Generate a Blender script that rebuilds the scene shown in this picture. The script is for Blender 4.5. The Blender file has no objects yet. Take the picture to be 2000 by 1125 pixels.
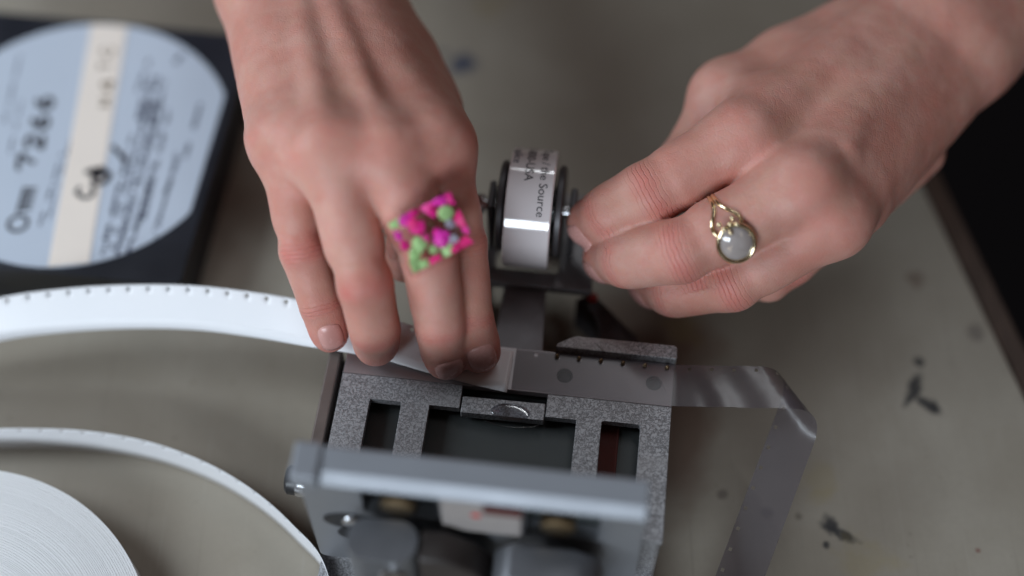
import bpy, bmesh, math, random
import numpy as np
from mathutils import Vector, Matrix, geometry, noise as mnoise
from mathutils.bvhtree import BVHTree

# ------------------------------------------------------------------ camera, world, lights
S = 0.001                                   # everything below is written in millimetres
scene = bpy.context.scene
EL = math.radians(58.0); D0 = 507.0; LENS = 50.0; SENSOR = 36.0
CAM = np.array([0.0, -D0 * math.cos(EL), 45.0 + D0 * math.sin(EL)])
FWD = np.array([0.0, math.cos(EL), -math.sin(EL)])
UPV = np.array([0.0, math.sin(EL), math.cos(EL)])

cam_d = bpy.data.cameras.new('camera'); cam = bpy.data.objects.new('camera', cam_d)
scene.collection.objects.link(cam)
cam.location = CAM * S
cam.rotation_euler = (math.pi / 2 - EL, 0, 0)
cam_d.lens = LENS; cam_d.sensor_width = SENSOR
cam_d.clip_start = 0.02; cam_d.clip_end = 60
cam_d.dof.use_dof = True; cam_d.dof.focus_distance = 0.480; cam_d.dof.aperture_fstop = 1.8
cam_d.dof.aperture_blades = 9
scene.camera = cam

world = bpy.data.worlds.new('World'); scene.world = world; world.use_nodes = True
bg = world.node_tree.nodes['Background']
bg.inputs[0].default_value = (1.0, 0.66, 0.55, 1); bg.inputs[1].default_value = 0.042

def area(name, loc, target, sx, sy, power, col):
    d = bpy.data.lights.new(name, 'AREA'); d.shape = 'RECTANGLE'; d.size = sx; d.size_y = sy
    d.energy = power; d.color = col
    o = bpy.data.objects.new(name, d); scene.collection.objects.link(o)
    o.location = loc
    o.rotation_euler = (Vector(target) - Vector(loc)).to_track_quat('-Z', 'Y').to_euler()
    return o
area('window_light', (-0.44, -1.20, 0.62), (-0.06, 0.0, 0.05), 1.0, 0.34, 14.3, (0.80, 0.905, 1.0))
area('side_fill_light', (-0.80, 0.06, 0.60), (-0.10, 0.0, 0.04), 0.36, 0.40, 5.7, (0.80, 0.905, 1.0))  # unseen fill lamp, added to brighten the left and fall off rightwards
tube = area('ceiling_tube_light', (0.36, 0.76, 1.5), (0.08, -0.04, 0.046), 1.3, 0.05, 3.3, (0.92, 0.96, 1.0))
tube.rotation_euler = (0, 0, math.atan2(-.866, .5))

vs = scene.view_settings
vs.view_transform = 'Standard'; vs.look = 'None'; vs.exposure = 0.0; vs.gamma = 1.0
vs.use_curve_mapping = False
scene.cycles.use_denoising = True
scene.cycles.caustics_reflective = False; scene.cycles.caustics_refractive = False
random.seed(7); np.random.seed(7)

# ------------------------------------------------------------------ helpers
FPX = 2000 * LENS / SENSOR
def at(px, py, z=45.0):
    """world point (mm) on the level plane z that the photograph shows at (px, py)"""
    d = FWD + np.array([(px - 1000) / FPX, 0, 0]) - (py - 562.5) / FPX * UPV
    return CAM + (z - CAM[2]) / d[2] * d
YAW = math.radians(-6.8)
ORG = at(1000, 740, 45.0); ORG = np.array([ORG[0], ORG[1], 0.0])
def loc(x, y, z):
    """splicer frame -> world (mm)"""
    c, s = math.cos(YAW), math.sin(YAW)
    return np.array([ORG[0] + c * x - s * y, ORG[1] + s * x + c * y, z])
def nrm(v):
    v = np.asarray(v, float); return v / max(np.linalg.norm(v), 1e-9)
def smooth01(x): x = np.clip(x, 0, 1); return x * x * (3 - 2 * x)

COL = scene.collection
ORIGIN = {}
def empty(name, base, label=None, cat=None, group=None):
    o = bpy.data.objects.new(name, None); COL.objects.link(o); o.empty_display_size = 0.01
    o.location = np.array(base) * S; ORIGIN[o.name] = np.array(base, float)
    if label: tag(o, label, cat, group)
    return o
def tag(o, label=None, cat=None, group=None, kind=None):
    for k, v in (('label', label), ('category', cat), ('group', group), ('kind', kind)):
        if v: o[k] = v
    return o
def mk(name, verts, faces, mat, parent=None, base=None, smooth=False, bevel=0, segs=2, solid=0, auto=None, rim=True):
    """one mesh object from world-space vertices in mm"""
    b = ORIGIN[parent.name] if parent is not None else np.array(base if base is not None else (0, 0, 0), float)
    V = (np.asarray(verts, float) - b) * S
    me = bpy.data.meshes.new(name); me.from_pydata(V.tolist(), [], [list(map(int, f)) for f in faces]); me.update()
    o = bpy.data.objects.new(name, me); COL.objects.link(o)
    if mat: me.materials.append(mat)
    if parent is not None: o.parent = parent
    else: o.location = b * S
    ORIGIN[o.name] = b
    if smooth:
        me.polygons.foreach_set('use_smooth', [True] * len(me.polygons))
    if solid:
        m = o.modifiers.new('solid', 'SOLIDIFY'); m.thickness = solid * S; m.offset = 0; m.use_rim = rim
    if bevel:
        m = o.modifiers.new('bevel', 'BEVEL'); m.width = bevel * S; m.segments = segs; m.limit_method = 'ANGLE'
        m.angle_limit = math.radians(35); m.harden_normals = True
        me.polygons.foreach_set('use_smooth', [True] * len(me.polygons))
    if auto:
        me.polygons.foreach_set('use_smooth', [True] * len(me.polygons))
        me.set_sharp_from_angle(angle=math.radians(auto))
    return o
class G:
    """collects shapes (in a local frame fr) into one mesh"""
    def __init__(self, fr=loc): self.v = []; self.f = []; self.fr = fr
    def add(self, verts, faces):
        n = len(self.v); self.v += [self.fr(*p) for p in verts]; self.f += [[i + n for i in q] for q in faces]; return self
    def box(self, x0, x1, y0, y1, z0, z1):
        v = [(x, y, z) for z in (z0, z1) for y in (y0, y1) for x in (x0, x1)]
        return self.add(v, [(0, 2, 3, 1), (4, 5, 7, 6), (0, 1, 5, 4), (2, 6, 7, 3), (0, 4, 6, 2), (1, 3, 7, 5)])
    def prism(self, outer, holes, z0, z1, plane='z'):
        """polygon with holes extruded from z0 to z1 (plane z: (x, y); plane y: polygon is (x, z), extruded along y)"""
        def area2(p): return sum(p[i][0] * p[(i + 1) % len(p)][1] - p[(i + 1) % len(p)][0] * p[i][1] for i in range(len(p)))
        loops = [list(outer) if area2(outer) > 0 else list(outer)[::-1]] + [list(h) if area2(h) < 0 else list(h)[::-1] for h in holes]
        tris = geometry.tessellate_polygon([[Vector((x, y, 0)) for x, y in l] for l in loops])
        flat = [p for l in loops for p in l]; n = len(flat)
        def P(p, z): return (p[0], p[1], z) if plane == 'z' else (p[0], z, p[1])
        v = [P(p, z0) for p in flat] + [P(p, z1) for p in flat]
        f = []
        for t in tris:
            a, b, c = t
            ar = (flat[b][0] - flat[a][0]) * (flat[c][1] - flat[a][1]) - (flat[c][0] - flat[a][0]) * (flat[b][1] - flat[a][1])
            if ar < 0: a, b, c = a, c, b
            f += [(a + n, b + n, c + n), (a, c, b)]
        k = 0
        for l in loops:
            m = len(l)
            for i in range(m):
                a, b = k + i, k + (i + 1) % m
                f.append((a, b, b + n, a + n))
            k += m
        if plane == 'y': f = [q[::-1] for q in f]
        return self.add(v, f)
    def lathe(self, p0, axis, prof, seg=32, cap=True):
        """profile [(along, radius)] turned about axis through p0 (local frame)"""
        a = nrm(axis); u = nrm(np.cross(a, (0.3, 0.9, 0.41) if abs(a[2]) > .8 else (0, 0, 1))); w = np.cross(a, u)
        v = []; f = []
        for h, r in prof:
            for i in range(seg):
                t = 2 * math.pi * i / seg
                v.append(tuple(np.array(p0) + a * h + r * (math.cos(t) * u + math.sin(t) * w)))
        m = len(prof)
        for j in range(m - 1):
            for i in range(seg):
                k = (i + 1) % seg
                f.append((j * seg + i, j * seg + k, (j + 1) * seg + k, (j + 1) * seg + i))
        if cap:
            f.append(tuple(range(seg))[::-1]); f.append(tuple((m - 1) * seg + i for i in range(seg)))
        return self.add(v, f)
    def tube(self, pts, r, seg=10, closed=False):
        pts = [np.array(p, float) for p in pts]; n = len(pts); v = []; f = []
        up = None
        for i, p in enumerate(pts):
            t = nrm(pts[(i + 1) % n] - pts[i - 1]) if closed or 0 < i < n - 1 else nrm(pts[min(i + 1, n - 1)] - pts[max(i - 1, 0)])
            if up is None: up = nrm(np.cross(t, (0.31, 0.2, 0.93)))
            up = nrm(up - t * (up @ t)); w = np.cross(t, up)
            rr = r[i] if hasattr(r, '__len__') else r
            for k in range(seg):
                a = 2 * math.pi * k / seg
                v.append(tuple(p + rr * (math.cos(a) * up + math.sin(a) * w)))
        for i in range(n if closed else n - 1):
            j = (i + 1) % n
            for k in range(seg):
                m = (k + 1) % seg
                f.append((i * seg + k, i * seg + m, j * seg + m, j * seg + k))
        if not closed:
            f.append(tuple(range(seg))[::-1]); f.append(tuple((n - 1) * seg + k for k in range(seg)))
        return self.add(v, f)
    def out(self, name, mat, parent=None, **kw): return mk(name, self.v, self.f, mat, parent, **kw)
WORLD = lambda x, y, z: np.array([x, y, z], float)
def circle(cx, cy, r, n=24): return [(cx + r * math.cos(2 * math.pi * i / n), cy + r * math.sin(2 * math.pi * i / n)) for i in range(n)]
def rrect(x0, x1, y0, y1, r, n=5):
    o = []
    for cx, cy, a in ((x1 - r, y1 - r, 0), (x0 + r, y1 - r, 90), (x0 + r, y0 + r, 180), (x1 - r, y0 + r, 270)):
        for i in range(n + 1):
            t = math.radians(a + 90 * i / n); o.append((cx + r * math.cos(t), cy + r * math.sin(t)))
    return o
def catmull(P, n):
    P = np.asarray(P, float); Q = np.vstack([2 * P[0] - P[1], P, 2 * P[-1] - P[-2]]); o = []
    for i in range(1, len(Q) - 2):
        for k in range(n):
            t = k / n; a, b, c, d = Q[i - 1], Q[i], Q[i + 1], Q[i + 2]
            o.append(.5 * (2 * b + (c - a) * t + (2 * a - 5 * b + 4 * c - d) * t * t + (3 * b - a - 3 * c + d) * t ** 3))
    o.append(P[-1]); return np.array(o)

# ------------------------------------------------------------------ materials
class N:
    def __init__(self, name):
        self.m = bpy.data.materials.new(name); self.m.use_nodes = True
        self.t = self.m.node_tree; self.b = self.t.nodes['Principled BSDF']; self.o = self.t.nodes['Material Output']
    def n(self, kind, **kw):
        x = self.t.nodes.new('ShaderNode' + kind)
        for k, v in kw.items():
            if isinstance(v, bpy.types.NodeSocket): self.t.links.new(v, x.inputs[k])
            elif k in x.inputs.keys(): x.inputs[k].default_value = v
            else: setattr(x, k, v)
        return x
    def link(self, a, b): self.t.links.new(a, b)
    def coord(self): return self.n('TexCoord').outputs['Object']
    def noise(self, scale, detail=3, rough=.55, vec=None, dist=0):
        x = self.n('TexNoise', Scale=scale, Detail=detail, Roughness=rough, Distortion=dist)
        self.link(vec if vec is not None else self.coord(), x.inputs['Vector']); return x.outputs[0]
    def ramp(self, fac, stops, interp='LINEAR'):
        x = self.n('ValToRGB'); x.color_ramp.interpolation = interp; e = x.color_ramp.elements
        while len(e) < len(stops): e.new(.5)
        for el, (p, c) in zip(e, stops):
            el.position = p; el.color = (c, c, c, 1) if isinstance(c, (int, float)) else (*c, 1)
        self.link(fac, x.inputs[0]); return x.outputs[0]
    def mix(self, fac, a, b, mode='MIX'):
        x = self.n('Mix'); x.data_type = 'RGBA'; x.blend_type = mode
        for s, v in ((0, fac), (6, a), (7, b)):
            if isinstance(v, bpy.types.NodeSocket): self.link(v, x.inputs[s])
            elif isinstance(v, (int, float)): x.inputs[s].default_value = v
            else: x.inputs[s].default_value = (*v, 1)
        return x.outputs[2]
    def math(self, op, a, b=0.0):
        x = self.n('Math'); x.operation = op
        for s, v in ((0, a), (1, b)):
            if isinstance(v, bpy.types.NodeSocket): self.link(v, x.inputs[s])
            else: x.inputs[s].default_value = v
        return x.outputs[0]
    def set(self, **kw):
        for k, v in kw.items():
            k = k.replace('_', ' ')
            if isinstance(v, bpy.types.NodeSocket): self.link(v, self.b.inputs[k])
            else: self.b.inputs[k].default_value = (*v, 1) if isinstance(v, tuple) and len(v) == 3 and 'Radius' not in k else v
        return self
    def bump(self, h, strength=.3, dist=.0003, prev=None):
        x = self.n('Bump', Strength=strength, Distance=dist); self.link(h, x.inputs['Height'])
        if prev is not None: self.link(prev, x.inputs['Normal'])
        self.link(x.outputs[0], self.b.inputs['Normal']); return x.outputs[0]

def plain(name, col, rough=.5, metal=0., wear=.12, scale=300, bump=.0, spec=.5):
    k = N(name); n = k.noise(scale, 4)
    k.set(Base_Color=k.mix(n, tuple(c * (1 - wear) for c in col), tuple(min(1, c * (1 + wear)) for c in col)),
          Roughness=k.math('ADD', k.math('MULTIPLY', n, .22), rough - .11), Metallic=metal, Specular_IOR_Level=spec)
    if bump: k.bump(n, bump, .0002)
    return k.m

def hammertone():
    k = N('hammered_grey_paint'); co = k.coord()
    n1 = k.noise(900, 2, .5, co, .6); n2 = k.noise(60, 3, .6, co)
    worm = k.ramp(k.math('ABSOLUTE', k.math('SUBTRACT', n1, .5)), [(0, 0.), (.05, .55), (.12, 1.)])
    c = k.mix(worm, (.075, .075, .08), (.43, .435, .455))
    rub = k.ramp(k.noise(22, 4, .65, co, .8), [(.48, 0.), (.68, .75)])
    c = k.mix(k.math('MULTIPLY', n2, .45), c, (.30, .285, .29)); c = k.mix(rub, c, (.36, .35, .355))
    c = k.mix(k.ramp(k.noise(140, 3, .6, co, 1.), [(.66, 0.), (.74, .7)]), c, (.09, .08, .075))
    k.set(Base_Color=c, Metallic=.2, Roughness=.44)
    k.bump(worm, .35, .0002); return k.m

M = {}
M['hammer'] = hammertone()
M['plate'] = plain('satin_grey_metal', (.30, .31, .335), .38, .55, .08, 120)
M['bar'] = plain('brushed_press_bar', (.27, .285, .315), .46, .30, .03, 60)
M['lever'] = plain('worn_lever_metal', (.17, .175, .19), .40, .5, .15, 90)
M['bed'] = plain('anodised_film_bed', (.40, .365, .375), .34, .55, .12, 90)
M['steel'] = plain('bright_steel', (.62, .63, .66), .22, 1., .1, 200)
M['dull_steel'] = plain('dull_steel', (.20, .19, .195), .42, .5, .2, 150)
M['dark_steel'] = plain('dark_bracket_metal', (.085, .08, .085), .45, .4, .2, 150)
M['brass'] = plain('aged_brass', (.34, .25, .15), .36, 1., .25, 500)
M['black'] = plain('black_plastic', (.012, .012, .014), .38, 0, .3, 80)
M['grip'] = plain('dark_brown_grip', (.035, .028, .026), .45, 0, .3, 120)
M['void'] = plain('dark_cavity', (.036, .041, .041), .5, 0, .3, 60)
M['maroon'] = plain('maroon_felt', (.10, .022, .018), .8, 0, .3, 400)
M['rail'] = plain('worn_bronze_rail', (.20, .165, .15), .42, .5, .25, 120)
M['card'] = plain('ivory_card', (.36, .325, .31), .55, 0, .05, 200)
M['red'] = plain('red_dot_paint', (.62, .06, .05), .4)
M['ink'] = plain('black_ink', (.03, .028, .035), .6)
M['fade_ink'] = plain('faded_ink', (.075, .085, .13), .6)
M['brown_ink'] = plain('brown_ink', (.16, .10, .04), .6)
M['box'] = plain('black_box_plastic', (.016, .018, .026), .42, 0, .3, 60)
M['label'] = plain('pale_blue_paper_label', (.52, .58, .675), .5, 0, .04, 30)
M['tape_cream'] = plain('cream_masking_tape', (.88, .79, .71), .35, 0, .05, 40)
M['gold'] = plain('polished_gold', (.95, .79, .52), .17, 1., .05, 300)

def wood_edge():
    k = N('brown_wood_edging'); co = k.coord()
    x = k.n('Mapping'); k.link(co, x.inputs[0]); x.inputs['Scale'].default_value = (60, 6, 20)
    n = k.noise(8, 5, .6, x.outputs[0], .4)
    k.set(Base_Color=k.ramp(n, [(.3, (.035, .020, .014)), (.7, (.085, .052, .038))]), Roughness=.55); return k.m
M['edge'] = wood_edge()

def table_mat():
    k = N('stained_olive_tabletop'); co = k.coord()
    big = k.noise(9, 4, .55, co, .3); mid = k.noise(38, 5, .6, co); fine = k.noise(420, 3, .6, co)
    c = k.mix(k.ramp(big, [(.32, 0.), (.68, 1.)]), (.270, .232, .182), (.385, .348, .290))
    c = k.mix(k.math('MULTIPLY', k.ramp(mid, [(.35, 0.), (.7, 1.)]), .35), c, (.27, .235, .185))
    c = k.mix(k.math('MULTIPLY', fine, .25), c, (.18, .17, .15))
    def spot(p, r, col, amt, sq=(1, 1), dist=.5, freq=120):
        nonlocal c
        mp = k.n('Mapping'); k.link(co, mp.inputs[0]); mp.vector_type = 'TEXTURE'
        mp.inputs['Location'].default_value = (p[0] * S, p[1] * S, 0)
        mp.inputs['Rotation'].default_value = (0, 0, sq[2] if len(sq) > 2 else 0)
        mp.inputs['Scale'].default_value = (r * S * sq[0], r * S * sq[1], 1)
        ln = k.n('VectorMath'); ln.operation = 'LENGTH'; k.link(mp.outputs[0], ln.inputs[0])
        nz = k.noise(freq, 3, .6, co)
        d = k.math('ADD', ln.outputs['Value'], k.math('MULTIPLY', k.math('SUBTRACT', nz, .5), dist * 4))
        c = k.mix(k.math('MULTIPLY', k.ramp(d, [(.45, 1.), (1.1, 0.)]), amt), c, col)
    A2 = lambda x, y: at(x, y, 0)[:2]
    spot(A2(903, 125), 7.5, (.035, .050, .095), .9, (1, 1), .35, 130)
    spot(A2(865, 105), 3, (.06, .07, .10), .7)
    for (x, y, r, s) in ((1795, 706, 2.6, (1, 1)), (1786, 752, 4.2, (.7, 1.7, -.5)), (1782, 775, 3.4, (2, .5, .8)), (1812, 790, 4.6, (1.5, .6, -.7)), (1826, 796, 3.2, (.6, 1.3)),
                        (1622, 1024, 3.8, (.8, 1.3, .2)), (1640, 1042, 5.2, (1.7, .5, -.5)), (1614, 1064, 2, (1, 1))):
        spot(A2(x, y), r, (.030, .030, .032), .93, s, .30, 260)
    for (x, y, r, sq, a) in ((1335, 830, 20, (.7, 2.2, -.12), .55), (1275, 640, 22, (1.6, .7, -.4), .5), (440, 530, 16, (.8, 1.4), .3)):  # brown-red patches: stain colour plus painted shade by splicer, hand and box
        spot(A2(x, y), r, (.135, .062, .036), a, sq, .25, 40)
    for (x, y, r, a) in ((1592, 935, 9, .16), (1690, 1095, 13, .18), (1600, 970, 5, .14), (1330, 640, 11, .2), (960, 10, 12, .15)):
        spot(A2(x, y), r, (.30, .22, .035), a, (1, .8), .55, 90)
    for (x, y, r, col) in ((1910, 1075, 1.0, (.16, .04, .03)), (1790, 545, 5, (.12, .075, .055)), (1500, 1000, 3, (.12, .09, .07)), (1410, 965, 2.2, (.1, .08, .07)), (1905, 650, 4, (.12, .10, .09)), (1560, 1010, 2, (.1, .08, .06))):
        spot(A2(x, y), r, col, .6)
    for ang, fr_ in ((.5, 1.), (-.9, 1.3), (1.9, .8)):
        ms = k.n('Mapping'); k.link(co, ms.inputs[0]); ms.inputs['Rotation'].default_value = (0, 0, ang); ms.inputs['Scale'].default_value = (900 * fr_, 9 * fr_, 1)
        sn_ = k.noise(1., 2, .5, ms.outputs[0], .3); c = k.mix(k.math('MULTIPLY', k.ramp(sn_, [(.66, 0.), (.74, 1.)]), .22), c, (.16, .14, .115) if ang > 0 else (.46, .43, .38))
    c = k.mix(k.math('MULTIPLY', k.ramp(k.noise(260, 2, .5, co), [(.68, 0.), (.76, 1.)]), .35), c, (.13, .11, .085))
    k.set(Base_Color=c, Roughness=k.math('ADD', k.math('MULTIPLY', mid, .25), .40), Specular_IOR_Level=.35)
    k.bump(k.math('ADD', fine, mid), .18, .0003); return k.m
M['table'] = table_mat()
M['floor'] = plain('dark_navy_floor', (.006, .007, .012), .8)

def film_mat():
    k = N('grey_translucent_film')
    tr = k.n('BsdfTransparent', Color=(.80, .785, .79, 1)); df = k.n('BsdfDiffuse', Color=(.13, .115, .14, 1)); gl = k.n('BsdfGlossy', Color=(1, 1, 1, 1), Roughness=.24)
    m1 = k.n('MixShader', Fac=.17); k.link(tr.outputs[0], m1.inputs[1]); k.link(df.outputs[0], m1.inputs[2])
    fr = k.n('Fresnel', IOR=1.6); geo = k.n('NewGeometry'); m2 = k.n('MixShader'); k.link(k.math('MULTIPLY', fr.outputs[0], k.math('SUBTRACT', 1.0, geo.outputs['Backfacing'])), m2.inputs[0]); k.link(m1.outputs[0], m2.inputs[1]); k.link(gl.outputs[0], m2.inputs[2])
    k.link(m2.outputs[0], k.o.inputs[0]); return k.m
M['film'] = film_mat()
def leader_mat():
    k = N('white_leader_film'); n = k.noise(25, 3)
    k.set(Base_Color=k.mix(n, (.76, .77, .80), (.82, .82, .84)), Roughness=.38, Subsurface_Weight=.0); return k.m
M['leader'] = leader_mat()
def roll_mat():
    k = N('wound_white_film_edge'); co = k.coord()
    sep = k.n('SeparateXYZ'); k.link(co, sep.inputs[0])
    r = k.math('SQRT', k.math('ADD', k.math('POWER', sep.outputs[0], 2.), k.math('POWER', sep.outputs[1], 2.)))
    nz = k.n('TexNoise', Scale=2600., Detail=3., Roughness=.7); nz.noise_dimensions = '1D'; k.link(r, nz.inputs['W'])
    k.set(Base_Color=k.mix(k.ramp(nz.outputs[0], [(.3, 0.), (.7, 1.)]), (.74, .745, .75), (.80, .80, .81)), Roughness=.34, Specular_IOR_Level=.7, Anisotropic=.75)
    tg = k.n('Tangent'); tg.direction_type = 'RADIAL'; tg.axis = 'Z'; k.link(tg.outputs[0], k.b.inputs['Tangent'])
    k.bump(nz.outputs[0], .10, .0003); return k.m
M['roll'] = roll_mat()
def clear_mat(name, tint, fac, rough=.05):
    k = N(name); tr = k.n('BsdfTransparent', Color=(*tint, 1)); k.set(Base_Color=tint, Roughness=rough, Specular_IOR_Level=.8)
    fr = k.n('Fresnel', IOR=1.5); geo = k.n('NewGeometry'); f = k.math('MULTIPLY', k.math('ADD', fr.outputs[0], fac), k.math('SUBTRACT', 1.0, geo.outputs['Backfacing']))
    mx = k.n('MixShader'); k.link(f, mx.inputs[0]); k.link(tr.outputs[0], mx.inputs[1]); gl = k.n('BsdfGlossy', Color=(1, 1, 1, 1), Roughness=rough); k.link(gl.outputs[0], mx.inputs[2])
    k.link(mx.outputs[0], k.o.inputs[0]); return k.m
M['resin'] = clear_mat('clear_resin', (.97, .94, .94), .06, .05)
M['clear_tape'] = clear_mat('clear_tape', (.85, .86, .88), .10, .12)
def tape_mat():
    k = N('glossy_tape_over_label'); n = k.noise(50, 3)
    k.set(Base_Color=k.mix(n, (.76, .69, .70), (.84, .78, .79)), Roughness=.10, Specular_IOR_Level=.7, Coat_Weight=1., Coat_Roughness=.05, Coat_IOR=1.8); return k.m
M['tape'] = tape_mat()
def stone_mat():
    k = N('milky_grey_stone'); n = k.noise(160, 3, .6, None, .8)
    k.set(Base_Color=k.mix(n, (.54, .46, .43), (.68, .61, .59)), Roughness=.09, Transmission_Weight=.35, Coat_Weight=1., Coat_Roughness=.03, Specular_IOR_Level=.7); return k.m
M['stone'] = stone_mat()

def skin_mat():
    k = N('skin'); co = k.coord()
    red = k.n('Attribute', attribute_name='red').outputs['Fac']
    wr = k.n('Attribute', attribute_name='wrinkle').outputs['Fac']
    sc = k.n('Attribute', attribute_name='along').outputs['Fac']
    n1 = k.noise(45, 4, .6, co); n2 = k.noise(160, 3, .6, co); n3 = k.noise(900, 2, .5, co)
    c = k.mix(k.ramp(n1, [(.35, 0.), (.65, 1.)]), (.545, .252, .198), (.628, .338, .276))
    c = k.mix(k.math('MULTIPLY', k.ramp(n2, [(.42, 0.), (.72, 1.)]), .38), c, (.60, .21, .165))
    c = k.mix(k.math('MULTIPLY', k.ramp(k.noise(70, 3, .6, co, .5), [(.50, 0.), (.72, 1.)]), .35), c, (.56, .33, .24))
    c = k.mix(k.math('MULTIPLY', red, k.math('ADD', k.math('MULTIPLY', n2, .5), .45)), c, (.60, .175, .15))
    k.set(Base_Color=c, Roughness=k.math('ADD', k.math('MULTIPLY', n3, .2), .40), Specular_IOR_Level=.42,
          Subsurface_Weight=.45, Subsurface_Scale=.0035)
    k.b.inputs['Subsurface Radius'].default_value = (1.0, .32, .18)
    vor = k.n('TexVoronoi', Scale=1500.); k.link(co, vor.inputs['Vector'])
    v2 = k.n('TexVoronoi', Scale=420., feature='DISTANCE_TO_EDGE'); mpv = k.n('Mapping'); k.link(co, mpv.inputs[0]); mpv.inputs['Scale'].default_value = (1.3, .75, 1.)
    wv = k.n('VectorMath'); wv.operation = 'ADD'; nzv = k.n('TexNoise', Scale=200.); k.link(co, nzv.inputs['Vector'])
    sv_ = k.n('VectorMath'); sv_.operation = 'SCALE'; k.link(nzv.outputs['Color'], sv_.inputs[0]); sv_.inputs['Scale'].default_value = .0025
    k.link(mpv.outputs[0], wv.inputs[0]); k.link(sv_.outputs[0], wv.inputs[1]); k.link(wv.outputs[0], v2.inputs['Vector'])
    b0 = k.bump(k.ramp(v2.outputs['Distance'], [(0., 0.), (.09, 1.)]), .16, .0003)
    b1 = k.bump(vor.outputs['Distance'], .16, .0003, b0)
    jit = k.math('ADD', sc, k.math('MULTIPLY', k.math('SUBTRACT', n2, .5), 2.6))
    wav = k.math('ABSOLUTE', k.math('SINE', k.math('MULTIPLY', jit, 1.9)))
    wav = k.math('MULTIPLY', k.ramp(wav, [(0., 1.), (.45, 0.)]), wr)
    k.bump(k.math('MULTIPLY', wav, -1.), .5, .0007, b1)
    return k.m
M['skin'] = skin_mat()
M['nail'] = plain('fingernail', (.64, .335, .30), .26, 0, .05, 300, 0, .5)
M['sleeve'] = plain('blue_grey_sleeve_cloth', (.08, .095, .13), .9, 0, .2, 900)

# ------------------------------------------------------------------ table and floor
e1 = at(1797, 350, 0); e2 = at(2000, 770, 0); ed = nrm(e2 - e1); en = np.array([-ed[1], ed[0], 0]); en = en if en[0] > 0 else -en
p_far = e1 - ed * 520; p_near = e1 + ed * 700
tb = G(WORLD)
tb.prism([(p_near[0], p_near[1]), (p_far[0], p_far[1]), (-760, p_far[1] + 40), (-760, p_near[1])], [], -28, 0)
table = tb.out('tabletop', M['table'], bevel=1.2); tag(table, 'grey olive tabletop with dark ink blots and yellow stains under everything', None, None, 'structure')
g = G(WORLD); a, b = p_far + en * .3, p_near + en * .3; c, d = b + en * 9.5, a + en * 9.5
g.prism([tuple(a[:2]), tuple(b[:2]), tuple(c[:2]), tuple(d[:2])], [], -28, -.6)
g.out('edge_strip', M['edge'], table, bevel=1.5)
g = G(WORLD); g.add([(-4000, -4000, -740), (4000, -4000, -740), (4000, 4000, -740), (-4000, 4000, -740)], [(0, 1, 2, 3)])
tag(g.out('floor', M['floor']), None, None, None, 'structure')

# ------------------------------------------------------------------ splicer
sp = empty('film_splicer', loc(0, -20, 0), 'grey hammered metal film splicer with its press lid raised, under both hands', 'splicer')
XL, XR, YF, YB = -58.0, 55.0, -53.0, 13.0
g = G(); g.prism(rrect(XL, XR, YF, YB, 2.5), [rrect(XL + 6, XR - 5, YF + 6, YB - 6, 1.5)], 3, 41.8); g.out('base_casting', M['hammer'], sp, bevel=.8)
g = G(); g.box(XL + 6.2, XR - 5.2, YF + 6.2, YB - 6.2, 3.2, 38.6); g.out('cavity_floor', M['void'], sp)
g = G(); g.box(28.6, 38.3, -46, -10, 38.7, 39.6); g.out('felt_block', M['maroon'], sp, bevel=.6)
for x0, x1 in ((26.0, 27.4), (-32.5, -30.2)):
    g = G(); g.box(x0, x1, -46.4, -7.5, 38.7, 41.6); g.out('cavity_rib', M['void'], sp)
tp = [(XL, YF), (XR, YF), (XR, -4.4), (12.9, -4.4), (12.9, -13.0), (23.4, -13.0), (23.4, -40), (-26.6, -40), (-26.6, -13.2), (-16.4, -13.2), (-16.4, -4.4), (XL, -4.4)]
g = G(); g.prism(tp, [rrect(-47, -36.2, -40, -13.2, .8), rrect(31.9, 45, -40, -12.3, .8)], 42, 45)
g.out('top_plate', M['hammer'], sp, bevel=.45)
g = G(); g.prism([(-15.9, -14.5), (12.5, -14.3), (12.5, -8.0), (-15.9, -8.4)], [], 41.0, 44.7); g.out('cutter_tongue', M['hammer'], sp, bevel=.4)
g = G(); g.box(-15.6, 12.2, -7.9, -4.6, 38.7, 39.4); g.out('blade_slot', M['black'], sp)
g = G(); dome = [(0, 5.4), (.18, 5.1), (.34, 4.2), (.45, 2.8), (.5, .9)]
g.lathe((0, 0, 0), (0, 0, 1), dome, 28, True); g.v = [loc(q[0] * 1.25, q[1] * .62, q[2]) for q in [((p - ORG)[0], (p - ORG)[1], p[2]) for p in [np.array(v) for v in g.v]]]
off = loc(1.0, -12.6, 44.75) - loc(0, 0, 0); g.v = [v + off for v in g.v]
g.out('glue_blob', M['clear_tape'], sp, smooth=True)
g = G()
for (x0, y0, x1, y1, bow) in ((-8, -15.8, 8, -16.6, -1.6), (5, -17.2, 11.5, -15.2, -.8)):
    pts = [(x0 + (x1 - x0) * t, y0 + (y1 - y0) * t + bow * math.sin(math.pi * t), 43.3 + 0.5 * math.sin(math.pi * t)) for t in np.linspace(0, 1, 12)]
    g.tube(pts, .16, 6)
g.out('tape_shred', M['clear_tape'], sp, smooth=True)
g = G(); g.prism([(XL, -4.2), (XR, -4.2), (XR, 12.4), (XL, 12.4)], [circle(17.8, 3.5, 2.7), circle(48.4, 4.2, 2.7), circle(-24, 3.5, 2.7)], 41.9, 44.8)
g.out('film_bed', M['bed'], sp, bevel=.3)
for x, y in ((17.8, 3.5), (48.4, 4.2), (-24, 3.5)):
    g = G(); g.lathe((x, y, 41.85), (0, 0, 1), [(0, 2.55), (1.3, 2.55), (1.5, 2.3)], 20); g.out('bed_screw', M['black'], sp, auto=40)
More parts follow.
